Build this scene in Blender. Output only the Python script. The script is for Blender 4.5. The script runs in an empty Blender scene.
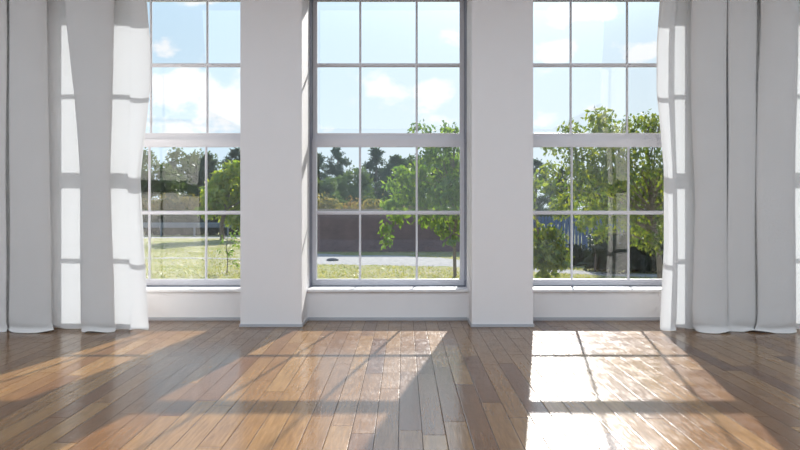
import bpy, bmesh, math, random
import numpy as np
from mathutils import Vector, Matrix

random.seed(7)
C = bpy.context.scene.collection
SC = bpy.context.scene

# ------------------------------------------------------------------ helpers
def tag(o, label=None, cat=None, group=None, kind=None):
    if label: o['label'] = label
    if cat: o['category'] = cat
    if group: o['group'] = group
    if kind: o['kind'] = kind
    return o

def empty(name, loc=(0, 0, 0), parent=None):
    o = bpy.data.objects.new(name, None); C.objects.link(o)
    o.location = loc; o.empty_display_size = .1
    if parent: o.parent = parent
    return o

def obj(name, me, mat, parent=None, loc=None, smooth=False):
    """link a bmesh / mesh as one object"""
    if isinstance(me, bmesh.types.BMesh):
        bm = me
        m = bpy.data.meshes.new(name)
        bm.normal_update(); bm.to_mesh(m); bm.free(); me = m
    me.materials.append(mat)
    if smooth:
        for p in me.polygons: p.use_smooth = True
    o = bpy.data.objects.new(name, me); C.objects.link(o)
    if loc is not None: o.location = loc
    if parent: o.parent = parent
    return o

def box(bm, x0, x1, y0, y1, z0, z1, bev=0.0):
    vs = [bm.verts.new(p) for p in ((x0,y0,z0),(x1,y0,z0),(x1,y1,z0),(x0,y1,z0),(x0,y0,z1),(x1,y0,z1),(x1,y1,z1),(x0,y1,z1))]
    fs = [bm.faces.new([vs[i] for i in f]) for f in ((3,2,1,0),(4,5,6,7),(0,1,5,4),(1,2,6,5),(2,3,7,6),(3,0,4,7))]
    if bev > 0:
        es = list({e for f in fs for e in f.edges})
        bmesh.ops.bevel(bm, geom=es, offset=bev, segments=2, affect='EDGES', profile=.6)
    return bm

def prism(bm, prof, axis, a0, a1):
    """extrude a closed 2-D profile between a0 and a1; axis 'x': profile is (y,z); axis 'z': profile is (x,y)"""
    def pt(p, a): return (a, p[0], p[1]) if axis == 'x' else (p[0], p[1], a)
    A = [bm.verts.new(pt(p, a0)) for p in prof]; B = [bm.verts.new(pt(p, a1)) for p in prof]
    n = len(prof)
    for i in range(n):
        bm.faces.new((A[i], A[(i+1) % n], B[(i+1) % n], B[i]))
    bm.faces.new(A[::-1]); bm.faces.new(B)
    return bm

def tube(bm, pts, rads, n=8):
    """tapering tube through points"""
    rings = []
    pts = [Vector(p) for p in pts]
    for i, p in enumerate(pts):
        d = (pts[min(i+1, len(pts)-1)] - pts[max(i-1, 0)]).normalized()
        a = d.cross(Vector((.31, .93, .2))).normalized(); b = d.cross(a)
        rings.append([bm.verts.new(p + (a*math.cos(t) + b*math.sin(t))*rads[i]) for t in [2*math.pi*k/n for k in range(n)]])
    for r0, r1 in zip(rings, rings[1:]):
        for k in range(n):
            bm.faces.new((r0[k], r0[(k+1) % n], r1[(k+1) % n], r1[k]))
    bm.faces.new(rings[0][::-1]); bm.faces.new(rings[-1])
    return bm

# ------------------------------------------------------------------ node helpers
class NT:
    def __init__(self, tree):
        self.t = tree; tree.nodes.clear()
    def n(self, typ, **kw):
        nd = self.t.nodes.new(typ)
        for k, v in kw.items():
            setattr(nd, k, v)
        return nd
    def link(self, a, b): self.t.links.new(a, b)
    def inp(self, nd, key, v):
        s = nd.inputs[key]
        if isinstance(v, bpy.types.NodeSocket): self.link(v, s)
        else:
            if s.type in ('RGBA',) and len(v) == 3: v = (*v, 1)
            s.default_value = v
    def math(self, op, a, b=None, c=None, clamp=False):
        nd = self.n('ShaderNodeMath', operation=op, use_clamp=clamp)
        self.inp(nd, 0, a)
        if b is not None: self.inp(nd, 1, b)
        if c is not None: self.inp(nd, 2, c)
        return nd.outputs[0]
    def mix(self, f, a, b, blend='MIX'):
        nd = self.n('ShaderNodeMix', data_type='RGBA', blend_type=blend)
        self.inp(nd, 0, f); self.inp(nd, 6, a); self.inp(nd, 7, b)
        return nd.outputs[2]
    def ramp(self, f, stops):
        nd = self.n('ShaderNodeValToRGB'); cr = nd.color_ramp
        while len(cr.elements) < len(stops): cr.elements.new(.5)
        for e, (p, c) in zip(cr.elements, stops):
            e.position = p; e.color = (*c, 1) if len(c) == 3 else c
        self.inp(nd, 0, f); return nd.outputs[0]
    def noise(self, vec, scale, detail=3, rough=.5, dist=0):
        nd = self.n('ShaderNodeTexNoise')
        if vec is not None: self.inp(nd, 'Vector', vec)
        self.inp(nd, 'Scale', scale); self.inp(nd, 'Detail', detail); self.inp(nd, 'Roughness', rough); self.inp(nd, 'Distortion', dist)
        return nd.outputs[0]
    def smooth(self, x, lo, hi):
        nd = self.n('ShaderNodeMapRange', interpolation_type='SMOOTHSTEP')
        self.inp(nd, 0, x); self.inp(nd, 1, lo); self.inp(nd, 2, hi)
        return nd.outputs[0]
    def comb(self, x, y, z):
        nd = self.n('ShaderNodeCombineXYZ')
        self.inp(nd, 0, x); self.inp(nd, 1, y); self.inp(nd, 2, z)
        return nd.outputs[0]

def new_mat(name):
    m = bpy.data.materials.new(name); m.use_nodes = True
    return m, NT(m.node_tree)

def out(t, sh):
    o = t.n('ShaderNodeOutputMaterial'); t.link(sh, o.inputs[0])

def paint(name, col, rough=.55, var=.03, scale=3.0, bump=0.0, bscale=200):
    m, t = new_mat(name)
    tc = t.n('ShaderNodeTexCoord').outputs['Object']
    f = t.noise(tc, scale, 4)
    c = t.mix(f, tuple(x*(1-var) for x in col), tuple(min(1, x*(1+var)) for x in col))
    p = t.n('ShaderNodeBsdfPrincipled')
    t.inp(p, 'Base Color', c); t.inp(p, 'Roughness', rough)
    if bump:
        b = t.n('ShaderNodeBump'); t.inp(b, 'Strength', bump); t.inp(b, 'Distance', .002)
        t.inp(b, 'Height', t.noise(tc, bscale, 3)); t.link(b.outputs[0], p.inputs['Normal'])
    out(t, p.outputs[0]); return m

def leaf_mat(name, c0, c1, trans=.45):
    m, t = new_mat(name)
    r = t.n('ShaderNodeNewGeometry').outputs['Random Per Island']
    c = t.mix(r, c0, c1)
    d = t.n('ShaderNodeBsdfDiffuse'); t.inp(d, 'Color', c)
    tr = t.n('ShaderNodeBsdfTranslucent')
    t.inp(tr, 'Color', t.mix(1.0, c, (1.35, 1.25, .5), 'MULTIPLY'))
    mx = t.n('ShaderNodeMixShader'); t.inp(mx, 0, trans); t.link(d.outputs[0], mx.inputs[1]); t.link(tr.outputs[0], mx.inputs[2])
    g = t.n('ShaderNodeBsdfGlossy'); t.inp(g, 'Roughness', .45); t.inp(g, 'Color', (1, 1, 1))
    m2 = t.n('ShaderNodeMixShader'); t.inp(m2, 0, .05); t.link(mx.outputs[0], m2.inputs[1]); t.link(g.outputs[0], m2.inputs[2])
    out(t, m2.outputs[0]); return m

# ------------------------------------------------------------------ camera frame
F = 700.0; VX, VY, H = 404.0, 208.0, 1.2
def X_(px, Y): return (px - VX) * Y / F
def Z_(py, Y): return H - (py - VY) * Y / F

cam = bpy.data.cameras.new('camera'); co = bpy.data.objects.new('camera', cam); C.objects.link(co)
co.location = (0, 0, H); co.rotation_euler = (math.pi/2, 0, 0)
cam.sensor_width = 36; cam.lens = F/800*36; cam.shift_x = -4/800; cam.shift_y = -17/800
cam.clip_end = 2000
SC.camera = co

# ------------------------------------------------------------------ room dimensions
YP, YW, YG = 7.06, 7.47, 7.78          # pillar faces, apron wall face, sash plane
PITCH, PW, BAY = 2.335, .62, 1.715
CX0 = -.174                            # centre of the middle window
ZC = 4.2                               # ceiling
XL, XR = CX0 - 2.5*PITCH - .1, CX0 + 2.5*PITCH + .1
YB = -11.0                              # open end of the room behind the viewer
SILL = .336

M_wall = paint('white_wall_paint', (.80, .788, .795), .6, .015, 2, .15, 350)
M_base = paint('grey_skirting_paint', (.44, .45, .48), .4, .02)
M_sash = paint('white_sash_paint', (.71, .71, .755), .35, .02)
M_frame = paint('grey_frame', (.20, .215, .27), .5, .03)  # bluish grey lining, darker than the sashes
M_sill = paint('white_sill_paint', (.84, .84, .85), .3, .02)

# ------------------------------------------------------------------ floor
def floor_mat():
    m, t = new_mat('wood_planks')
    tc = t.n('ShaderNodeTexCoord').outputs['Object']
    sp = t.n('ShaderNodeSeparateXYZ'); t.link(tc, sp.inputs[0])
    x, y = sp.outputs[0], sp.outputs[1]
    W, L = .126, 1.35
    xs = t.math('DIVIDE', t.math('SUBTRACT', x, .0967), W)
    row = t.math('FLOOR', xs)
    fx = t.math('SUBTRACT', xs, row)
    wn = t.n('ShaderNodeTexWhiteNoise', noise_dimensions='1D'); t.link(row, wn.inputs['W'])
    ys = t.math('ADD', t.math('DIVIDE', y, L), t.math('MULTIPLY', wn.outputs[0], 7.31))
    idx = t.math('FLOOR', ys); fy = t.math('SUBTRACT', ys, idx)
    w2 = t.n('ShaderNodeTexWhiteNoise', noise_dimensions='3D'); t.link(t.comb(row, idx, 3.3), w2.inputs['Vector'])
    rnd = w2.outputs[0]
    # distance to the plank edges in metres
    ex = t.math('MULTIPLY', t.math('MINIMUM', fx, t.math('SUBTRACT', 1.0, fx)), W)
    ey = t.math('MULTIPLY', t.math('MINIMUM', fy, t.math('SUBTRACT', 1.0, fy)), L)
    e = t.math('MINIMUM', ex, ey)
    gap = t.smooth(e, .0008, .0026)
    bev = t.smooth(e, .0, .006)
    # grain: stretched noise, shifted per plank
    off = t.math('MULTIPLY', rnd, 37.0)
    gv = t.comb(t.math('ADD', t.math('MULTIPLY', x, 1.0), off), t.math('ADD', t.math('MULTIPLY', y, .07), off), off)
    g1 = t.noise(gv, 55, 5, .6, .6)
    gv2 = t.comb(t.math('ADD', x, off), t.math('ADD', t.math('MULTIPLY', y, .22), off), off)
    g2 = t.noise(gv2, 9, 3, .5, 1.2)
    base = t.ramp(rnd, [(0, (0.0726, 0.0266, 0.0084)), (.05, (0.1181, 0.0502, 0.0158)), (.2, (0.1589, 0.0758, 0.0251)), (.6, (0.1953, 0.1004, 0.0345)), (.88, (0.2271, 0.1241, 0.0447)), (1, (0.2634, 0.1563, 0.0634))])
    gm = t.mix(t.smooth(g1, .25, .8), (.76, .73, .70), (1.14, 1.14, 1.14))
    c = t.mix(1.0, base, gm, 'MULTIPLY')
    gm2 = t.mix(t.smooth(g2, .2, .8), (.92, .91, .90), (1.06, 1.06, 1.06))
    c = t.mix(1.0, c, gm2, 'MULTIPLY')
    c = t.mix(gap, (.03, .018, .012), c)
    p = t.n('ShaderNodeBsdfPrincipled')
    t.inp(p, 'Base Color', c)
    wear = t.noise(tc, 6, 4, .6)
    streak = t.noise(t.comb(t.math('MULTIPLY', x, 60.0), t.math('MULTIPLY', y, 9.0), off), 1.0, 4, .65, .3)
    scuff = t.noise(t.comb(t.math('MULTIPLY', x, 62.0), t.math('MULTIPLY', y, 10.0), off), 1.0, 5, .7, .5)
    scuff = t.smooth(t.math('ADD', scuff, t.math('MULTIPLY', t.math('SUBTRACT', wear, .5), .5)), 0.44, .66)
    ro = t.math('ADD', .155, t.math('MULTIPLY', wear, .04))
    ro = t.math('ADD', ro, t.math('MULTIPLY', scuff, .075))
    t.inp(p, 'Roughness', ro); t.inp(p, 'IOR', 1.42); t.inp(p, 'Specular IOR Level', t.math('MULTIPLY', gap, .5))
    h = t.math('ADD', t.math('MULTIPLY', bev, .0007), t.math('MULTIPLY', g1, .0003))
    h = t.math('ADD', h, t.math('MULTIPLY', streak, .0003))
    h = t.math('ADD', h, t.math('MULTIPLY', t.noise(tc, 3.0, 2), .0012))
    b = t.n('ShaderNodeBump'); t.inp(b, 'Strength', .8); t.inp(b, 'Distance', 1.0); t.link(h, b.inputs['Height'])
    t.link(b.outputs[0], p.inputs['Normal'])
    out(t, p.outputs[0]); return m

bm = bmesh.new(); box(bm, XL - .2, XR + .2, YB, 7.98, -.25, 0)
tag(obj('floor', bm, floor_mat()), 'glossy brown wooden plank floor with sunlit patches', 'floor', kind='structure')
bm = bmesh.new(); box(bm, XL - .2, XR + .2, YB, 8.0, ZC, ZC + .2)
tag(obj('ceiling', bm, M_wall), 'plain white ceiling above the windows', 'ceiling', kind='structure')
bm = bmesh.new(); box(bm, XL - .2, XL, YB, 8.0, 0, ZC)
tag(obj('wall_left', bm, M_wall), 'plain white side wall left of the windows', 'wall', kind='structure')
bm = bmesh.new(); box(bm, XR, XR + .2, YB, 8.0, 0, ZC)
tag(obj('wall_right', bm, M_wall), 'plain white side wall right of the windows', 'wall', kind='structure')

# window wall: low apron under the windows and lintel over them
ZT = 3.60
bm = bmesh.new()
box(bm, XL, XR, YW, 8.0, 0, SILL - .028)
box(bm, XL, XR, YW, 8.0, ZT, ZC)
tag(obj('wall_front', bm, M_wall), 'white window wall, low panels under the sills', 'wall', kind='structure')

# pillars between the bays
names = ['white square pillar right beside the left curtain end, hidden behind it', 'white square pillar between left and middle window',
         'white square pillar between middle and right window', 'white square pillar hidden behind the right curtain']
pc = [CX0 + (i - .5)*PITCH for i in (-2, -1, 0, 1, 2, 3)]
pc = [CX0 + k*PITCH for k in (-2.5, -1.5, -.5, .5, 1.5, 2.5)]
labs = ['white pillar in the room corner left of the left curtain', 'white pillar covered by the left curtain', 'white pillar between the left and middle window',
        'white pillar between the middle and right window', 'white pillar covered by the right curtain', 'white pillar in the room corner right of the right curtain']
for xc, lb in zip(pc, labs):
    x0, x1 = max(xc - PW/2, XL), min(xc + PW/2, XR)
    bm = bmesh.new(); box(bm, x0, x1, YP, 8.0, 0, ZC, .004)
    o = obj('pillar', bm, M_wall); tag(o, lb, 'pillar', 'pillars between the windows', 'structure')
    bm = bmesh.new()
    prof = [(YP - .010, 0), (YP - .010, .026), (YP - .006, .031), (YP + .02, .031), (YP + .02, 0)]
    box(bm, x0 - .010, x1 + .010, YP - .010, YW - .012, 0, .031, .003)
    obj('baseboard', bm, M_base, o)

bays = [CX0 + k*PITCH for k in (-2, -1, 0, 1, 2)]
bm = bmesh.new()
for xc in bays:
    box(bm, xc - BAY/2 + .011, xc + BAY/2 - .011, YW - .011, YW, 0, .036, .003)
tag(obj('baseboard_front', bm, M_base), 'thin grey skirting under the window panels', 'baseboard', kind='structure')

# ------------------------------------------------------------------ windows
def glass_mat():
    m, t = new_mat('window_glass')
    fr = t.n('ShaderNodeFresnel'); t.inp(fr, 'IOR', 1.5)
    tr = t.n('ShaderNodeBsdfTransparent'); t.inp(tr, 'Color', (.985, .992, .99))
    gl = t.n('ShaderNodeBsdfGlossy'); t.inp(gl, 'Roughness', 0.0); t.inp(gl, 'Color', (1, 1, 1))
    mx = t.n('ShaderNodeMixShader'); t.link(fr.outputs[0], mx.inputs[0]); t.link(tr.outputs[0], mx.inputs[1]); t.link(gl.outputs[0], mx.inputs[2])
    out(t, mx.outputs[0]); return m
M_glass = glass_mat()

def bar_profile(w, y0, y1, c):
    """moulded glazing bar section: (offset across, depth y)"""
    h = w/2; q = h*.45; d = (y1 - y0)
    return [(c - q, y0), (c + q, y0), (c + h, y0 + d*.3), (c + h, y1 - d*.3), (c + q, y1), (c - q, y1), (c - h, y1 - d*.3), (c - h, y0 + d*.3)]

def sash(bm, x0, x1, z0, z1, y0, y1, stile, top, bottom, mull, bar_z):
    """sash frame with stepped inner edge, two glazing bars up, one across"""
    b = .003
    box(bm, x0, x0 + stile, y0, y1, z0, z1, b); box(bm, x1 - stile, x1, y0, y1, z0, z1, b)
    box(bm, x0 + stile - .001, x1 - stile + .001, y0 + .001, y1 - .001, z0, z0 + bottom, b)
    box(bm, x0 + stile - .001, x1 - stile + .001, y0 + .001, y1 - .001, z1 - top, z1, b)
    ym0, ym1 = y0 + .008, y1 - .006
    for mx in mull:
        prism(bm, bar_profile(.024, ym0, ym1, mx), 'z', z0 + bottom - .002, z1 - top + .002)
    prof = [(p[1], p[0]) for p in bar_profile(.042, ym0 - .003, ym1, bar_z)][::-1]
    prism(bm, prof, 'x', x0 + stile - .002, x1 - stile + .002)

def window(i, xc, lb):
    w = empty(f'window_{i}', (xc, YG, SILL)); tag(w, lb, 'window', 'tall white sash windows', 'structure')
    hb = BAY/2
    L = lambda bmx: bmx
    # frame lining, in local coordinates (origin at the sill, sash front plane)
    ys0, ys1 = -.14, .145
    bm = bmesh.new()
    fr = .011
    zt = ZT - SILL
    box(bm, -hb - .001, -hb + fr, ys0, ys1, 0, zt, .002); box(bm, hb - fr, hb + .001, ys0, ys1, 0, zt, .002)
    box(bm, -hb, hb, ys0, ys1, -.028, .004, .002); box(bm, -hb, hb, ys0, ys1, zt - fr, zt, .002)
    # outer stops behind the sashes
    box(bm, -hb, -hb + .05, .10, .145, 0, zt); box(bm, hb - .05, hb, .10, .145, 0, zt)
    obj('window_frame', bm, M_frame, w)
    sx = hb - fr - .001
    off = {2: -.012, 4: .024}.get(i, 0)
    mu = (-.316 + off, .316 + off)
    zl = lambda z: z - SILL
    bm = bmesh.new()
    sash(bm, -sx, sx, .005, zl(1.967), 0, .045, .048, .089, .068, mu, zl(1.148))
    lo = obj('lower_sash', bm, M_sash, w)
    bm = bmesh.new(); box(bm, -sx + .03, sx - .03, .023, .027, .04, zl(1.93))
    obj('glass_pane', bm, M_glass, lo)
    bm = bmesh.new()
    sash(bm, -sx, sx, zl(1.92), zl(3.588), .048, .093, .048, .072, .118, mu, zl(2.80))
    up = obj('upper_sash', bm, M_sash, w)
    bm = bmesh.new(); box(bm, -sx + .03, sx - .03, .068, .072, zl(2.0), zl(3.56))
    obj('glass_pane', bm, M_glass, up)
    bm = bmesh.new(); box(bm, -hb + .001, hb - .001, YW - .028 - YG, ys0 + .001, -.028, 0, .004)
    obj('window_sill', bm, M_sill, w)

wl = ['tall white sash window beyond the left curtain', 'tall white sash window beside the left curtain', 'middle tall white sash window between two pillars',
      'tall white sash window beside the right curtain', 'tall white sash window beyond the right curtain']
for i, (xc, lb) in enumerate(zip(bays, wl)): window(i + 1, xc, lb)

# ------------------------------------------------------------------ curtains
def cloth_mat():
    m, t = new_mat('curtain_cloth')
    tc = t.n('ShaderNodeTexCoord').outputs['Object']
    f = t.noise(tc, 2.5, 3)
    c = t.mix(f, (.77, .757, .745), (.81, .797, .785))
    d = t.n('ShaderNodeBsdfDiffuse'); t.inp(d, 'Color', c); t.inp(d, 'Roughness', .6)
    tr = t.n('ShaderNodeBsdfTranslucent'); t.inp(tr, 'Color', (.77, .81, .85))
    b = t.n('ShaderNodeBump'); t.inp(b, 'Strength', .12); t.inp(b, 'Distance', .002)
    t.inp(b, 'Height', t.noise(tc, 500, 2)); t.link(b.outputs[0], d.inputs['Normal'])
    mx = t.n('ShaderNodeMixShader'); t.inp(mx, 0, .18); t.link(d.outputs[0], mx.inputs[1]); t.link(tr.outputs[0], mx.inputs[2])
    out(t, mx.outputs[0]); return m
M_cloth = cloth_mat()

def catmull(P, per=10):
    P = [np.array(p, float) for p in P]; res = []
    for i in range(len(P) - 1):
        p0, p1, p2, p3 = P[max(i-1, 0)], P[i], P[i+1], P[min(i+2, len(P)-1)]
        for k in range(per):
            t = k/per
            res.append(.5*((2*p1) + (p2-p0)*t + (2*p0-5*p1+4*p2-p3)*t*t + (3*p1-p0-3*p2+p3)*t**3))
    res.append(P[-1]); return np.array(res)

def curtain(name, plan, edge_px, edge, label, seed, lobes=()):
    """plan: (px-at-depth, depth) control points; edge: (z, px offset) wobble near the free edge at edge_px"""
    rng = np.random.RandomState(seed)
    pts = catmull([(p[0], 6.93 - (7.035 - p[1])*.70) for p in plan], 9)
    n = len(pts)
    zs = np.concatenate([[.004, .008, .014, .022, .032, .045, .06, .08, .11, .16, .24], np.linspace(.34, 4.18, 58)])
    s = np.concatenate([[0], np.cumsum(np.hypot(np.diff((pts[:,0]-VX)*.01), np.diff(pts[:,1])))])
    ez, eo = zip(*edge)
    ph = rng.rand(8)*6.28
    verts, faces = [], []
    for r, z in enumerate(zs):
        w = np.exp(-np.abs(pts[:,0] - edge_px)/9.0)
        px = pts[:,0] + w*np.interp(z, ez, eo)
        yy = pts[:,1].copy()
        for lp, lw, lz in lobes:
            a_, b_ = zip(*lz)
            px += np.exp(-((pts[:,0] - lp)/lw)**2)*(yy < 6.90)*np.interp(z, a_, b_)
        front = np.clip((6.92 - yy)/.2, 0, 1)
        # slow sway of the folds with height
        px += (1.5*np.sin(1.1*z + ph[0] + .9*s) + .9*np.sin(2.6*z + ph[1] - 1.7*s))*(.3 + .7*front)
        yy += (.014*np.sin(1.9*z + ph[2] + 2.3*s) + .009*np.sin(5.5*s + .7*z + ph[5])*np.sin(1.4*z + ph[6] + s))*front
        # the hem settles outwards on the boards
        if z < .3:
            q = (1 - z/.3)
            amp = (.35 + .65*np.clip(.5 + .5*np.sin(3.1*s + ph[3]) + .4*np.sin(7.7*s + ph[4]), 0, 1))
            yy -= front*.085*np.clip((.03 - z)/.026, 0, 1)**1.5*(.25 + .9*amp*np.clip(.55 + .6*np.sin(11*s + ph[1]), 0, 1))
            px += front*(q**3*3.0*np.sin(6.3*s + ph[5]) + q**5*3.6*np.sin(15*s + ph[6]))
            # creases stacked just above the hem
            yy += .030*np.exp(-((z - .045 - .012*np.sin(7*s + ph[6]))/.028)**2)*front*(.5 + .5*np.sin(5*s + ph[2])**2)
        zz = z + (.016*np.clip(np.sin(13*s + ph[7]), 0, 1)*(z < .02))
        yy = np.minimum(yy, 6.99)
        for k in range(n):
            verts.append(((px[k] - VX)*pts[k,1]/F, yy[k], zz if np.isscalar(zz) else zz[k]))
    for r in range(len(zs) - 1):
        for k in range(n - 1):
            a = r*n + k
            faces.append((a, a+1, a+1+n, a+n))
    me = bpy.data.meshes.new(name); me.from_pydata(verts, [], faces); me.update()
    o = obj(name, me, M_cloth, smooth=True)
    return tag(o, label, 'curtain', 'grey white floor-length curtains')

R_ = 7.035
left_plan = [(-120, R_), (-108, R_), (-104, 7.0), (-112, 6.92), (-114, 6.84), (-100, 6.78), (-84, 6.8), (-78, 6.87), (-88, 6.98), (-92, R_), (-75, R_), (-60, R_),
    (-54, 7.0), (-62, 6.92), (-64, 6.84), (-46, 6.79), (-16, 6.78), (1, 6.81), (5.5, 6.88), (-4, 6.98), (-8, R_), (2, R_), (14, R_), (25, R_),
    (26, 6.99), (12, 6.93), (9, 6.86), (16, 6.79), (30, 6.765), (43, 6.79), (49.5, 6.86), (46, 6.93), (32, 6.99), (33, R_), (44, R_), (57, R_), (70, R_), (84, R_), (101, R_),
    (101, 7.0), (84, 6.93), (79.5, 6.86), (85, 6.79), (96, 6.765), (108, 6.79), (113, 6.86), (110, 6.93), (96, 6.97), (96, 7.01), (106, 7.02), (115, 7.03), (125, 7.02), (132, 7.0), (130, 6.96), (131, 6.92), (138, 6.89), (144, 6.90), (148, 6.925)]
curtain('curtain', left_plan, 147, [(0, 0), (.3, -1.5), (.8, -4), (1.5, -7), (2.0, -1), (2.4, 3), (2.8, 2.5), (3.3, -2), (4.2, -8)],
        'greyish white curtain hanging in folds left of the windows, its free edge on the right', 3, [(81, 6, [(1.5, 0), (2.3, -5), (2.9, -11), (3.4, -15), (4.2, -18)]), (113, 5, [(.5, 0), (1.6, -2), (2.6, 1), (3.4, 3)]), (47, 7, [(.3, 2), (1.2, -1), (3.2, -3), (4.0, 2)])])
right_plan = [(659, 6.95), (662, 6.91), (668, 6.89), (674, 6.91), (675.5, 6.95), (670, 6.98), (669, 7.01), (675, 7.02), (683, 7.02), (696, R_), (708, R_),
    (709, 6.99), (696, 6.93), (692, 6.86), (698, 6.79), (710, 6.765), (722, 6.79), (727.5, 6.86), (724, 6.93), (713, 6.99), (714, R_), (722, R_), (734, R_), (741, R_),
    (741, 6.99), (732, 6.93), (728.5, 6.86), (733, 6.82), (742, 6.80), (752, 6.82), (756.5, 6.87), (754, 6.93), (744, 6.99), (746, R_), (756, R_), (770, R_), (780.4, R_),
    (781, 6.99), (763, 6.93), (757.5, 6.85), (763, 6.78), (777, 6.755), (791, 6.78), (796.5, 6.86), (793, 6.93), (783, 6.99), (783.0, R_), (790, R_), (800, R_), (815, R_), (828, R_),
    (826, 6.99), (815, 6.93), (812, 6.86), (820, 6.79), (840, 6.77), (858, 6.79), (862, 6.87), (855, 6.97), (852, R_), (875, R_)]
curtain('curtain', right_plan, 661, [(0, 0), (.3, 1), (.8, 4.5), (1.6, 6), (2.0, 2), (2.35, -2.5), (2.8, -2.5), (3.3, 2), (4.2, 6)],
        'greyish white curtain hanging in folds right of the windows, its free edge on the left', 11, [(757, 6, [(1.8, 0), (2.4, 1), (3.0, 4), (4.2, 5)]), (755, 4, [(1.8, 0), (2.5, -2), (3.2, -4), (4.2, -1)]), (692, 6, [(.3, 0), (1.2, 3), (2.2, 1), (3.4, -1)])])

# ------------------------------------------------------------------ outdoors
ZG = -.8
def ground_mat():
    m, t = new_mat('meadow_ground')
    tc = t.n('ShaderNodeTexCoord').outputs['Object']
    a = t.noise(tc, .35, 4, .6); b = t.noise(tc, 3.0, 5, .65)
    f = t.math('ADD', t.math('MULTIPLY', a, .6), t.math('MULTIPLY', b, .5))
    c = t.ramp(f, [(.38, (0.1858, 0.2090, 0.0817)), (.5, (0.2786, 0.2847, 0.1453)), (.62, (0.3483, 0.3251, 0.2322)), (.75, (0.3947, 0.3655, 0.2907))])
    p = t.n('ShaderNodeBsdfDiffuse'); t.inp(p, 'Color', c)
    out(t, p.outputs[0]); return m
def gravel_mat():
    m, t = new_mat('pale_gravel')
    tc = t.n('ShaderNodeTexCoord').outputs['Object']
    f = t.noise(tc, 5, 5, .7)
    c = t.ramp(f, [(.3, (0.2520, 0.2394, 0.2268)), (.55, (0.3654, 0.3528, 0.3402)), (.8, (0.4536, 0.4410, 0.4284))])
    p = t.n('ShaderNodeBsdfDiffuse'); t.inp(p, 'Color', c); out(t, p.outputs[0]); return m
M_ground, M_gravel = ground_mat(), gravel_mat()
bm = bmesh.new(); box(bm, -150, 150, 8.3, 260, ZG - .3, ZG)
tag(obj('ground', bm, M_ground), 'sunlit grassy ground outside the windows', 'ground', kind='structure')

def strip(name, pts, label, cat):
    """pts: (x, y_near, y_far) along a path"""
    bm = bmesh.new(); rows = []
    P = np.array(pts, float); rr = np.random.RandomState(len(label)); fine = []
    for x in np.arange(P[0, 0], P[-1, 0], .35):
        a, b = np.interp(x, P[:, 0], P[:, 1]), np.interp(x, P[:, 0], P[:, 2]); j = .16*min(1.5, b - a)
        fine.append((x, a + rr.uniform(-j, j), b + rr.uniform(-j, j)))
    for x, y0, y1 in fine:
        rows.append([bm.verts.new((x, y0, ZG + .002)), bm.verts.new((x, y0*.85 + y1*.15, ZG + .02)), bm.verts.new((x, y1*.85 + y0*.15, ZG + .02)), bm.verts.new((x, y1, ZG + .002))])
    for r0, r1 in zip(rows, rows[1:]):
        for k in range(3): bm.faces.new((r0[k], r1[k], r1[k+1], r0[k+1]))
    return tag(obj(name, bm, M_gravel), label, cat, kind='structure')
strip('gravel_road', [(-4.6, 27, 31), (-3.2, 24.9, 30.2), (-2, 24.6, 29.6), (0, 24.3, 29.2), (1.5, 23.8, 28.0), (3, 22.8, 25.8), (4.6, 21.4, 23.4), (6, 20.6, 21.8), (9, 19.5, 20.6)],
      'pale gravel road in front of the brown wall', 'road')
strip('far_road', [(-30, 46.2, 48.2), (-14, 46.2, 48.2), (-6, 46.2, 48)], 'pale road below the guard rail', 'road')
strip('dirt_path', [(-14, 27, 27.8), (-9, 27.6, 28.3), (-7, 27.2, 27.9), (-4.4, 26.6, 27.4)], 'narrow dirt path crossing the grass', 'path')

# --- foliage
def leaf_cloud(centres, radii, n, size, rng, squash=1.0, droop=.35, flat=.5):
    """n folded diamond leaves spread over clumps; returns verts, faces"""
    centres = np.array(centres, float); radii = np.array(radii, float)
    w = radii**2; w /= w.sum()
    k = rng.choice(len(centres), n, p=w)
    d = rng.normal(size=(n, 3)); d /= np.linalg.norm(d, axis=1)[:, None]
    r = rng.rand(n)**.42
    P = centres[k] + d*r[:, None]*radii[k][:, None]*np.array([1, 1, squash])
    u = rng.normal(size=(n, 3)); u[:, 2] -= droop*2; u /= np.linalg.norm(u, axis=1)[:, None]
    v = np.cross(u, rng.normal(size=(n, 3))); v /= np.linalg.norm(v, axis=1)[:, None]
    w_ = np.cross(u, v)
    sz = size*(.65 + .7*rng.rand(n))[:, None]
    tip = P + u*sz; mid = P + u*sz*.45
    a = mid + v*sz*flat*.5 + w_*sz*.08; b = mid - v*sz*flat*.5 + w_*sz*.08
    V = np.stack([P, a, tip, b], 1).reshape(-1, 3)
    Fc = [(4*i, 4*i+1, 4*i+2, 4*i+3) for i in range(n)]
    return V, Fc

def leaf_mesh(name, *a, **k):
    V, Fc = leaf_cloud(*a, **k)
    me = bpy.data.meshes.new(name); me.from_pydata(V.tolist(), [], Fc); me.update(); return me

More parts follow.
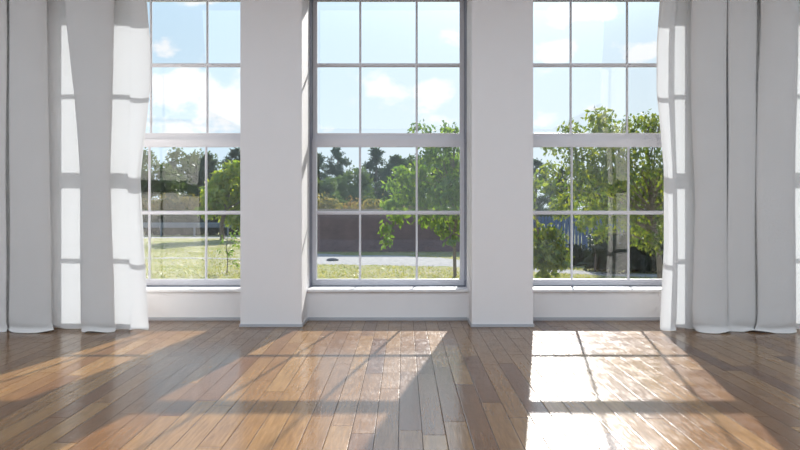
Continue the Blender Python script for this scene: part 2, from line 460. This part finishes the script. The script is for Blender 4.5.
M_bark = paint('grey_bark', (.16, .13, .11), .9, .3, 8)
M_leafA = leaf_mat('young_tree_leaves', (0.0598, 0.1364, 0.0211), (0.1549, 0.2376, 0.0361), .5)
M_leafB = leaf_mat('broad_tree_leaves', (0.0537, 0.1126, 0.0141), (0.2024, 0.2376, 0.0264), .5)
M_leafC = leaf_mat('round_tree_leaves', (.14, .24, .025), (.32, .37, .045), .55)
M_pine = leaf_mat('pine_needles', (0.027, 0.054, 0.041), (0.054, 0.095, 0.061), .2)
M_wood = leaf_mat('woodland_leaves', (0.0414, 0.0889, 0.0299), (0.1012, 0.1487, 0.0475), .3)
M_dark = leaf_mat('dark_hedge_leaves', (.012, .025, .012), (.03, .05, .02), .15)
M_olive = leaf_mat('olive_scrub_leaves', (0.1188, 0.1188, 0.0414), (0.2376, 0.1962, 0.0836), .35)
M_rust = leaf_mat('rusty_scrub_leaves', (0.1786, 0.1188, 0.0598), (0.2614, 0.1786, 0.0889), .3)

def tree(name, base, clumps, trunk, trad, n, size, mat, label, cat='tree', group=None, seed=1, limbs=True, **k):
    """clumps: (dx, dy, z, r) relative to base"""
    rng = np.random.RandomState(seed)
    root = empty(name, base); tag(root, label, cat, group)
    cs = [c[:3] for c in clumps]; rs = [c[3] for c in clumps]
    obj('crown', leaf_mesh('crown', cs, rs, n, size, rng, **k), mat, root)
    bm = bmesh.new()
    rad = [trad*(1 - .6*i/(len(trunk)-1)) for i in range(len(trunk))]
    tube(bm, trunk, rad)
    obj('trunk', bm, M_bark, root)
    if limbs:
        bm = bmesh.new()
        for c in clumps:
            if c[2] < 1.75 and abs(c[0]) > .5: continue
            t0 = Vector(trunk[0]).lerp(Vector(trunk[-1]), .45 + .5*rng.rand())
            zz = min(t0.z, c[2]*.8 + .2)
            # start on the trunk at that height
            f = max(0, min(1, (zz - trunk[0][2])/(trunk[-1][2] - trunk[0][2])))
            i = min(int(f*(len(trunk)-1)), len(trunk)-2); g = f*(len(trunk)-1) - i
            s = Vector(trunk[i]).lerp(Vector(trunk[i+1]), g)
            e = Vector(c[:3]); m = s.lerp(e, .5) + Vector((0, 0, .12))
            tube(bm, [s, m, e], [trad*.35, trad*.22, trad*.08], 5)
        obj('branch', bm, M_bark, root)
    return root

def rel(px, py, Y, base, dy=0.0):
    return (X_(px, Y) - base[0], dy, Z_(py, Y) - base[2])

# young tree in front of the brown wall
Y = 20.3; B = (X_(455, Y), Y, ZG)
rg = random.Random(5)
cl = [(*rel(px, py, Y, B, rg.uniform(-.6, .6)), r) for px, py, r in (
    (412, 127, .16), (421, 124, .16), (430, 127, .16), (447, 126, .2), (455, 130, .22), (428, 140, .28), (446, 146, .4), (430, 158, .4), (455, 160, .5), (415, 172, .35), (436, 176, .5),
    (402, 176, .33), (392, 183, .24), (388, 204, .25), (404, 196, .38), (420, 193, .5), (446, 196, .6), (462, 185, .6), (478, 170, .55), (480, 200, .6), (398, 214, .3), (386, 226, .22), (386, 240, .18), (394, 206, .3),
    (425, 212, .4), (440, 222, .35), (448, 236, .25), (462, 218, .45), (478, 225, .45), (470, 145, .4))]
tree('young_tree', B, cl, [(0, 0, 0), (-.02, 0, .9), (.03, 0, 1.9), (-.05, .05, 3.0), (-.02, 0, 4.3)], .055, 4600, .17, M_leafA,
     'young green tree with slim trunk outside the middle window', seed=4, droop=.6, flat=.5)

# broad tree outside the right window
Y = 18.0; B = (X_(618, Y), Y, ZG)
cl = []
for px, py, r in ((560, 140, .3), (578, 128, .35), (596, 122, .4), (615, 130, .5), (635, 128, .4), (655, 118, .3), (662, 104, .25), (668, 125, .4), (690, 120, .6), (715, 130, .6),
    (556, 170, .35), (548, 186, .25), (575, 155, .5), (575, 182, .5), (598, 150, .6), (600, 180, .6), (625, 160, .6), (625, 190, .6), (650, 165, .5), (655, 190, .5), (680, 165, .7), (690, 200, .7),
    (568, 205, .4), (590, 210, .45), (612, 218, .4), (600, 232, .3), (640, 215, .45), (660, 218, .45), (655, 235, .4), (575, 222, .25), (720, 180, .7), (690, 230, .6), (640, 240, .3)):
    cl.append((*rel(px, py, Y, B, rg.uniform(-1.0, 1.0)), r*1.02))
tree('broad_tree', B, cl, [(1.1, 0, 0), (1.05, 0, .8), (.95, .1, 1.6), (.85, 0, 2.6), (.7, 0, 4.0)], .08, 10500, .13, M_leafB,
     'broad yellow-green tree outside the right window', seed=9, droop=.6, flat=.5)
# small leafy bush left of it
Y = 15.2; B = (X_(545, Y), Y, ZG)
cl = [(*rel(px, py, Y, B, rg.uniform(-.4, .4)), r) for px, py, r in ((536, 238, .28), (548, 232, .22), (555, 240, .3), (540, 252, .3), (556, 254, .25), (530, 250, .35), (520, 240, .4), (546, 266, .3), (536, 180, .2), (531, 190, .25), (527, 205, .3))]
tree('leafy_bush', B, cl, [(0, 0, 0), (-.05, 0, .4), (-.1, 0, 1.0), (-.2, .1, 2.0)], .035, 1500, .15, M_leafB, 'leafy yellow-green bush against the blue fence', 'bush', seed=3, droop=.7)

# round tree outside the left window
Y = 44.; B = (X_(220, Y), Y, ZG)
cl = [(*rel(px, py, Y, B, rg.uniform(-1, 1)), r) for px, py, r in ((238, 170, .7), (225, 178, .7), (214, 186, .6), (206, 196, .5), (218, 200, .8), (232, 196, .9), (248, 186, .9), (248, 206, .8), (211, 210, .5), (226, 214, .6), (240, 218, .55), (258, 198, .7))]
tree('round_tree', B, cl, [(.15, 0, 0), (.1, 0, 1.0), (.35, 0, 2.0), (.6, 0, 3.6)], .16, 3000, .36, M_leafC, 'round bright green tree outside the left window', seed=6, droop=.4, flat=.6)
# bare sapling in the grass
Y = 21.5; B = (X_(227, Y), Y, ZG)
cl = [(*rel(px, py, Y, B, rg.uniform(-.2, .2)), r) for px, py, r in ((223, 240, .12), (231, 235, .14), (236, 243, .14), (228, 252, .12), (238, 232, .12), (221, 250, .08), (233, 262, .1), (238, 264, .06))]
tree('sapling', B, cl, [(0, 0, 0), (.02, 0, .35), (-.02, 0, .8), (.06, 0, 1.3)], .018, 110, .11, M_leafA, 'thin sparse sapling in the grass outside the left window', seed=8)

# woodland row behind: three kinds, each tree its own copy
def wood_tree(kind, seed):
    rng = np.random.RandomState(seed); cl = []
    if kind == 'pine':
        for i in range(60):
            q = i/59.; z = .9 + 6.9*q
            R = 2.0*(1 - q**1.8)**.75 + .15
            a = rng.rand()*6.28; d = R*rng.rand()**.5
            cl.append((math.cos(a)*d, math.sin(a)*d, z, (.75 - .38*q)*rng.uniform(.75, 1.2)))
        return tree('pine_tree', (0, 0, ZG), cl, [(0, 0, 0), (.05, 0, 2.5), (-.03, 0, 5), (0, 0, 7.4)], .16, 7500, .30, M_pine, 'x', 'tree', 'woodland trees behind the meadow', seed, False, squash=.6, droop=.1, flat=.4)
    for i in range(44):
        a = rng.rand()*6.28; z = .5 + 5.5*rng.rand(); rr = 2.2*math.sin(math.pi*min(.97, max(.18, (z - .1)/6.6)))**.6*rng.rand()**.5
        cl.append((math.cos(a)*rr, math.sin(a)*rr, z, .5 + .35*rng.rand()))
    return tree('woodland_tree', (0, 0, ZG), cl, [(0, 0, 0), (.05, 0, 1.5), (-.08, 0, 3), (0, 0, 5.0)], .14, 6500, .30, M_wood, 'x', 'tree', 'woodland trees behind the meadow', seed, False, droop=.2, flat=.6)

def copy_tree(o, parent=None):
    c = o.copy(); C.objects.link(c)
    if parent: c.parent = parent
    for ch in list(o.children): copy_tree(ch, c)
    return c
protos = {}
# (px, top py, distance, kind, label)
woods = [
    (150, 152, 60, 'wood', 'woodland tree at the curtain edge, leftmost in the left window'),
    (171, 158, 68, 'pine', 'dark pine behind the scrub in the left window'),
    (190, 149, 77, 'wood', 'tall woodland tree left of the round bright tree'),
    (208, 151, 61, 'pine', 'dark pine showing between woodland tree and round bright tree'),
    (236, 145, 70, 'pine', 'dark pine behind the top of the round bright tree'),
    (318, 150, 69, 'pine', 'dark pine at the left frame of the middle window'),
    (338, 143, 60, 'pine', 'tall dark pine in the leftmost panes of the middle window'),
    (327, 178, 46, 'wood', 'low pale green tree over the brown wall, far left in the middle window'),
    (351, 168, 53, 'wood', 'pale green tree over the brown wall beside the first glazing bar'),
    (376, 144, 69, 'pine', 'tallest dark pine in the centre panes of the middle window'),
    (396, 152, 60, 'pine', 'dark pine right of the tallest pine in the middle window'),
    (410, 156, 79, 'wood', 'hazy woodland tree just left of the young tree'),
    (434, 152, 72, 'pine', 'dark pine behind the crown of the young tree'),
    (456, 158, 61, 'wood', 'woodland tree behind the trunk of the young tree'),
    (536, 156, 60, 'pine', 'dark pine at the left frame of the right window'),
    (561, 166, 72, 'pine', 'low dark pine between the bush and the broad tree'),
    (590, 165, 60, 'wood', 'woodland tree behind the left side of the broad tree'),
    (622, 160, 69, 'pine', 'dark pine behind the middle of the broad tree'),
    (655, 165, 60, 'wood', 'woodland tree behind the right side of the broad tree'),
]
for i, (px, py, Y, kind, lb) in enumerate(woods):
    key = (kind, i % 2)
    if key not in protos:
        o = protos[key] = wood_tree(kind, 20 + i)
    else:
        o = copy_tree(protos[key])
    o.location = (X_(px, Y), Y, ZG)
    hgt = Z_(py, Y) - ZG
    full = 8.3 if kind == 'pine' else 6.5
    s = hgt/full
    o.scale = (s*rg.uniform(1.12, 1.25), s*rg.uniform(.95, 1.1), s); o.rotation_euler.z = rg.uniform(0, 6.28)
    o['label'] = lb

def hedge(name, x0, x1, y0, y1, z1, n, size, mat, label, cat, seed, rmin=.4, rmax=.7, kind=None):
    rng = np.random.RandomState(seed)
    k = max(8, int((x1 - x0)*3.2))
    root = empty(name, ((x0+x1)/2, (y0+y1)/2, ZG)); tag(root, label, cat, kind=kind)
    cs, rs = [], []
    for i in range(k):
        r = rng.uniform(rmin, rmax); x = x0 + (x1 - x0)*(i + rng.rand())/k
        for zc in np.arange(r*.6, max(z1 - ZG - r, r*.7), r*.9):
            cs.append((x - (x0+x1)/2 + rng.uniform(-.2, .2), rng.uniform(y0, y1) - (y0+y1)/2, zc)); rs.append(r)
        cs.append((x - (x0+x1)/2, rng.uniform(y0, y1) - (y0+y1)/2, z1 - ZG - r*rng.uniform(.7, 1.5))); rs.append(r)
    obj('foliage', leaf_mesh('foliage', cs, rs, n, size, rng), mat, root)
    for i in range(0, k, max(2, k//12)):
        x = x0 + (x1 - x0)*(i + .5)/k - (x0+x1)/2
        bm = bmesh.new(); tube(bm, [(x, 0, 0), (x + .05, .05, (z1-ZG)*.4), (x - .04, 0, (z1-ZG)*.75)], [.04, .03, .01], 5)
        obj('stem', bm, M_bark, root)
    return root
hedge('scrub_hedge', X_(100, 55), X_(206, 55), 54.6, 55.4, Z_(193, 55), 5200, .26, M_olive, 'olive scrub along the woodland edge in the left window', 'hedge', 1, .45, .8)
hedge('dark_hedge', X_(80, 51.4), X_(262, 51.4), 51.1, 51.6, Z_(211, 51.4), 7500, .3, M_dark, 'dark low hedge behind the guard rail', 'hedge', 2, .4, .6)
hedge('scrub_bush', X_(316, 37), X_(338, 37), 35.8, 36.4, Z_(194, 37), 1300, .2, M_olive, 'olive bush over the wall top at the left frame of the middle window', 'bush', 3)
hedge('rusty_bush', X_(342, 37), X_(358, 37), 38.6, 39, Z_(196, 38.8), 1000, .2, M_rust, 'rusty brown bush over the wall top left of the first glazing bar', 'bush', 4)
hedge('scrub_bush', X_(361, 37), X_(384, 37), 35.8, 36.4, Z_(198, 37), 1200, .2, M_olive, 'olive bush over the wall top right of the first glazing bar', 'bush', 5)
hedge('rusty_bush', X_(388, 37), X_(408, 37), 38.6, 39, Z_(203, 38.8), 900, .2, M_rust, 'low rusty bush over the wall top behind the young tree', 'bush', 6)
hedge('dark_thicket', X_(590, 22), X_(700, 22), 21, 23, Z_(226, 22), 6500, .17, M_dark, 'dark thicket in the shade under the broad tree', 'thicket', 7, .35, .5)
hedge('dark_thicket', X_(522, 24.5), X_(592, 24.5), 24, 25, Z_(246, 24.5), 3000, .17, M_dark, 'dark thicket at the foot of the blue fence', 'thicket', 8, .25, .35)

# brown wall, guard rail, blue fence
def wall_mat():
    m, t = new_mat('brown_brick')
    tc = t.n('ShaderNodeTexCoord').outputs['Object']
    mp = t.n('ShaderNodeMapping'); t.link(tc, mp.inputs[0]); mp.inputs['Rotation'].default_value = (math.pi/2, 0, 0)
    br = t.n('ShaderNodeTexBrick'); t.link(mp.outputs[0], br.inputs[0])
    t.inp(br, 'Color1', (.165, .105, .12)); t.inp(br, 'Color2', (.14, .09, .105)); t.inp(br, 'Mortar', (.17, .13, .12)); t.inp(br, 'Scale', 3.2)
    f = t.noise(tc, .9, 4)
    c = t.mix(1.0, br.outputs[0], t.ramp(f, [(.3, (.75, .78, .82)), (.7, (1.15, 1.1, 1.1))]), 'MULTIPLY')
    p = t.n('ShaderNodeBsdfPrincipled'); t.inp(p, 'Base Color', c); t.inp(p, 'Roughness', .85); out(t, p.outputs[0]); return m
root = empty('brick_wall', (.5, 32, ZG)); tag(root, 'long low dark brown brick wall beyond the gravel road', 'wall')
bm = bmesh.new(); box(bm, -5.6, 4.3, 0, .35, 0, 1.86); obj('masonry', bm, wall_mat(), root)
bm = bmesh.new(); box(bm, -5.65, 4.35, -.05, .40, 1.86, 1.95, .01); obj('coping', bm, paint('coping_stone', (.28, .23, .20), .9, .1), root)

M_rail = paint('galvanised_rail', (.16, .19, .23), .6, .05)
root = empty('guard_rail', (-13.5, 49.2, ZG)); tag(root, 'grey metal guard rail along the far road', 'guard rail')
bm = bmesh.new()
prism(bm, [(-.04, .62), (0, .66), (-.06, .74), (0, .82), (-.06, .90), (0, .98), (.02, .98), (-.03, .90), (.02, .82), (-.03, .74), (.02, .66), (0, .62)], 'x', -14, 6.6)
obj('rail', bm, M_rail, root)
pb = None
for k in range(9):
    x = -13 + k*2.35
    if pb is None:
        bm = bmesh.new(); box(bm, -.06, .06, .02, .14, 0, .95, .01); pb = obj('post', bm, M_rail, root, (x, 0, 0))
    else:
        c = pb.copy(); C.objects.link(c); c.parent = root; c.location = (x, 0, 0)

M_fence = paint('blue_grey_fence_paint', (.085, .135, .27), .6, .1)
Y = 26.; fx0, fx1 = X_(526, Y), X_(640, Y)
root = empty('picket_fence', (fx0, Y, ZG)); tag(root, 'blue grey picket fence behind the trees of the right window', 'fence')
ft = Z_(216, Y) - ZG
k = int((fx1 - fx0)/.125); pb = None
for i in range(k):
    if pb is None:
        bm = bmesh.new()
        pr = [(-.05, 0), (.05, 0), (.05, ft - .06), (0, ft), (-.05, ft - .06)]
        A = [bm.verts.new((x, -.012, z)) for x, z in pr]; Bv = [bm.verts.new((x, .012, z)) for x, z in pr]
        for j in range(5): bm.faces.new((A[j], A[(j+1) % 5], Bv[(j+1) % 5], Bv[j]))
        bm.faces.new(A[::-1]); bm.faces.new(Bv)
        pb = obj('picket', bm, M_fence, root, (i*.125, 0, 0))
    else:
        c = pb.copy(); C.objects.link(c); c.parent = root; c.location = (i*.125, 0, 0)
for z in (.3, ft - .28):
    bm = bmesh.new(); box(bm, -.1, fx1 - fx0, .013, .06, z, z + .09, .004); obj('rail', bm, M_fence, root)
for i in range(3):
    bm = bmesh.new(); box(bm, -.06, .06, .06, .18, 0, ft - .04, .006); obj('post', bm, M_fence, root, (i*(fx1-fx0)/2*.98 + .1, 0, 0))

# flat stone in the grass
bm = bmesh.new(); bmesh.ops.create_icosphere(bm, subdivisions=3, radius=.27)
for v in bm.verts:
    n = 1 + .12*math.sin(5*v.co.x + 2*v.co.y) + .08*math.sin(9*v.co.y + 3)
    v.co = Vector((v.co.x*n*.85, v.co.y*n*.6, max(-.05, v.co.z*.3*n)))
tag(obj('flat_stone', bm, paint('dark_stone', (.13, .13, .14), .9, .2, 5), None, (X_(332, 26.3), 26.3, ZG + .05), True), 'flat dark stone lying in the grass by the road', 'stone')

# meadow grass blades
rng = np.random.RandomState(12)
n = 46000
yy = 18.2 + 27*rng.rand(n)**1.5
xx = (rng.rand(n)*580 + 125 - VX)*yy/F
def on_road(x, y):
    near = np.interp(x, [-4.6, -3.2, 0, 3, 6, 9], [27, 24.9, 24.3, 22.8, 20.6, 19.5]); far = np.interp(x, [-4.6, -3.2, 0, 3, 6, 9], [31, 30.2, 29.2, 25.8, 21.8, 20.6])
    return (x > -4.8) & (y > near - .1) & (y < far + .1)
keep = ~on_road(xx, yy) & ~((yy > 31.8) & (xx > -5.3) & (xx < 5))
xx, yy = xx[keep], yy[keep]; n = len(xx)
h = .03 + .05*rng.rand(n)**2; a = rng.rand(n)*6.28; wd = .012 + .012*rng.rand(n)
dx, dy = np.cos(a)*wd, np.sin(a)*wd
lx, ly = rng.normal(size=n)*.04, rng.normal(size=n)*.04
V = np.stack([np.stack([xx-dx, yy-dy, np.full(n, ZG)], 1), np.stack([xx+dx, yy+dy, np.full(n, ZG)], 1), np.stack([xx+lx, yy+ly, ZG+h], 1)], 1).reshape(-1, 3)
me = bpy.data.meshes.new('meadow_grass'); me.from_pydata(V.tolist(), [], [(3*i, 3*i+1, 3*i+2) for i in range(n)]); me.update()
tag(obj('meadow_grass', me, leaf_mat('grass_blades', (0.1547, 0.1930, 0.0493), (0.3536, 0.3315, 0.1989), .45)), 'short sunlit meadow grass outside the windows', 'grass', kind='stuff')

# ------------------------------------------------------------------ light
SUN = Vector((-.19, -1, -.543)).normalized()
sl = bpy.data.lights.new('sun', 'SUN'); sl.energy = 12; sl.angle = math.radians(.6); sl.color = (1.0, .96, .91)
so = bpy.data.objects.new('sun', sl); C.objects.link(so)
so.rotation_euler = SUN.to_track_quat('-Z', 'Y').to_euler(); so.location = (3, 15, 12)

al = bpy.data.lights.new('room_fill_light', 'AREA'); al.shape = 'RECTANGLE'; al.size = 11.4; al.size_y = 15.6; al.energy = 850; al.color = (.735, .87, 1.0)
ao = bpy.data.objects.new('room_fill_light', al); C.objects.link(ao)
ao.location = (CX0, -2.55, 4.15)   # unseen area light added under the ceiling to brighten the room

w = bpy.data.worlds.new('sky'); SC.world = w; w.use_nodes = True
t = NT(w.node_tree)
g = t.n('ShaderNodeTexCoord').outputs['Generated']
sp = t.n('ShaderNodeSeparateXYZ'); t.link(g, sp.inputs[0])
x, y, z = sp.outputs
yc = t.math('MAXIMUM', t.math('ABSOLUTE', y), .15)
u = t.math('DIVIDE', x, yc); v = t.math('DIVIDE', z, yc)
nz = t.noise(t.comb(t.math('MULTIPLY', u, 1.0), t.math('MULTIPLY', v, 1.5), 2.0), 16, 6, .58)
nz2 = t.noise(t.comb(u, t.math('MULTIPLY', v, 1.7), 9.0), 5, 5, .55)
dens = None
for (px, py, rx, ry, s) in ((168, 48, 14, 12, .9), (190, 92, 60, 26, 1), (225, 115, 40, 20, .8), (160, 128, 40, 16, .8), (345, 103, 28, 9, .7), (388, 90, 24, 16, .95), (436, 92, 24, 15, .9),
        (446, 33, 20, 9, .7), (320, 128, 30, 7, .6), (448, 122, 24, 8, .7), (552, 52, 22, 14, .95), (540, 72, 36, 8, .7), (585, 12, 40, 10, .9), (645, 52, 24, 12, .95), (608, 66, 28, 8, .6), (543, 122, 14, 9, .8), (590, 110, 10, 4, .5), (606, 109, 8, 4, .5), (560, 20, 20, 10, .6), (200, 2, 36, 6, .7)):
    cu, cv = (px - VX)/F, (VY - py)/F
    du = t.math('DIVIDE', t.math('SUBTRACT', u, cu), rx/F); dv = t.math('DIVIDE', t.math('SUBTRACT', v, cv), ry/F)
    r2 = t.math('ADD', t.math('MULTIPLY', du, du), t.math('MULTIPLY', dv, dv))
    gsn = t.math('MULTIPLY', t.math('EXPONENT', t.math('MULTIPLY', r2, -.7)), s)
    dens = gsn if dens is None else t.math('MAXIMUM', dens, gsn)
cl = t.math('ADD', t.math('MULTIPLY', dens, .9), t.math('MULTIPLY', t.math('SUBTRACT', nz, .5), 2.0))
cl = t.math('ADD', cl, t.math('MULTIPLY', t.math('SUBTRACT', nz2, .5), .5))
cl = t.smooth(cl, .36, .74)
sky = t.ramp(t.math('MULTIPLY', z, 1.0), [(0, (.78, .88, .95)), (.12, (.75, .87, .95)), (.30, (.66, .82, .95)), (.7, (.45, .64, .90)), (1, (.36, .55, .84))])
# hazier and brighter towards the sun side (+x)
sky = t.mix(t.smooth(u, -.45, .15), t.mix(1.0, sky, (.86, .94, 1.0), 'MULTIPLY'), sky)
col = t.mix(cl, sky, (.95, .965, .99))
dt = t.n('ShaderNodeVectorMath', operation='DOT_PRODUCT'); t.link(g, dt.inputs[0]); dt.inputs[1].default_value = -SUN
ang = t.math('ARCCOSINE', t.math('MINIMUM', dt.outputs['Value'], .99999))
glow = t.math('EXPONENT', t.math('MULTIPLY', t.math('MULTIPLY', ang, ang), -42.0))
glow = t.math("MULTIPLY", glow, 1.2)
# extra sky brightness added around the sun, above the panes, for floor sheen
gu = t.math('DIVIDE', t.math('SUBTRACT', u, .14), .36); gv = t.math('DIVIDE', t.math('SUBTRACT', v, .52), .135)
sky_boost = t.math('EXPONENT', t.math('MULTIPLY', t.math('ADD', t.math('MULTIPLY', gu, gu), t.math('MULTIPLY', gv, gv)), -1.0))
sky_boost = t.math('MULTIPLY', t.math('MULTIPLY', sky_boost, t.smooth(y, 0, .2)), 3.2)
glow = t.math('ADD', glow, sky_boost)
addn = t.n('ShaderNodeMix', data_type='RGBA', blend_type='ADD'); t.inp(addn, 0, 1.0); t.link(col, addn.inputs[6])
t.link(t.comb(t.math('MULTIPLY', glow, .86), t.math('MULTIPLY', glow, .95), t.math('MULTIPLY', glow, 1.12)), addn.inputs[7]); col = addn.outputs[2]
# pale ground below the horizon
col = t.mix(t.smooth(z, -.02, 0), (.30, .31, .24), col)
bg = t.n('ShaderNodeBackground'); t.link(col, bg.inputs[0]); t.inp(bg, 'Strength', 1.08)
ow = t.n('ShaderNodeOutputWorld'); t.link(bg.outputs[0], ow.inputs[0])

# ------------------------------------------------------------------ render look
SC.view_settings.view_transform = 'Standard'; SC.view_settings.look = 'None'
SC.view_settings.exposure = 0.0; SC.view_settings.gamma = 1.0; SC.view_settings.use_curve_mapping = False
cy = SC.cycles
cy.max_bounces = 10; cy.diffuse_bounces = 6; cy.glossy_bounces = 4; cy.transparent_max_bounces = 24; cy.transmission_bounces = 6
cy.use_denoising = True; cy.denoising_input_passes = 'RGB_ALBEDO'
cy.caustics_reflective = False
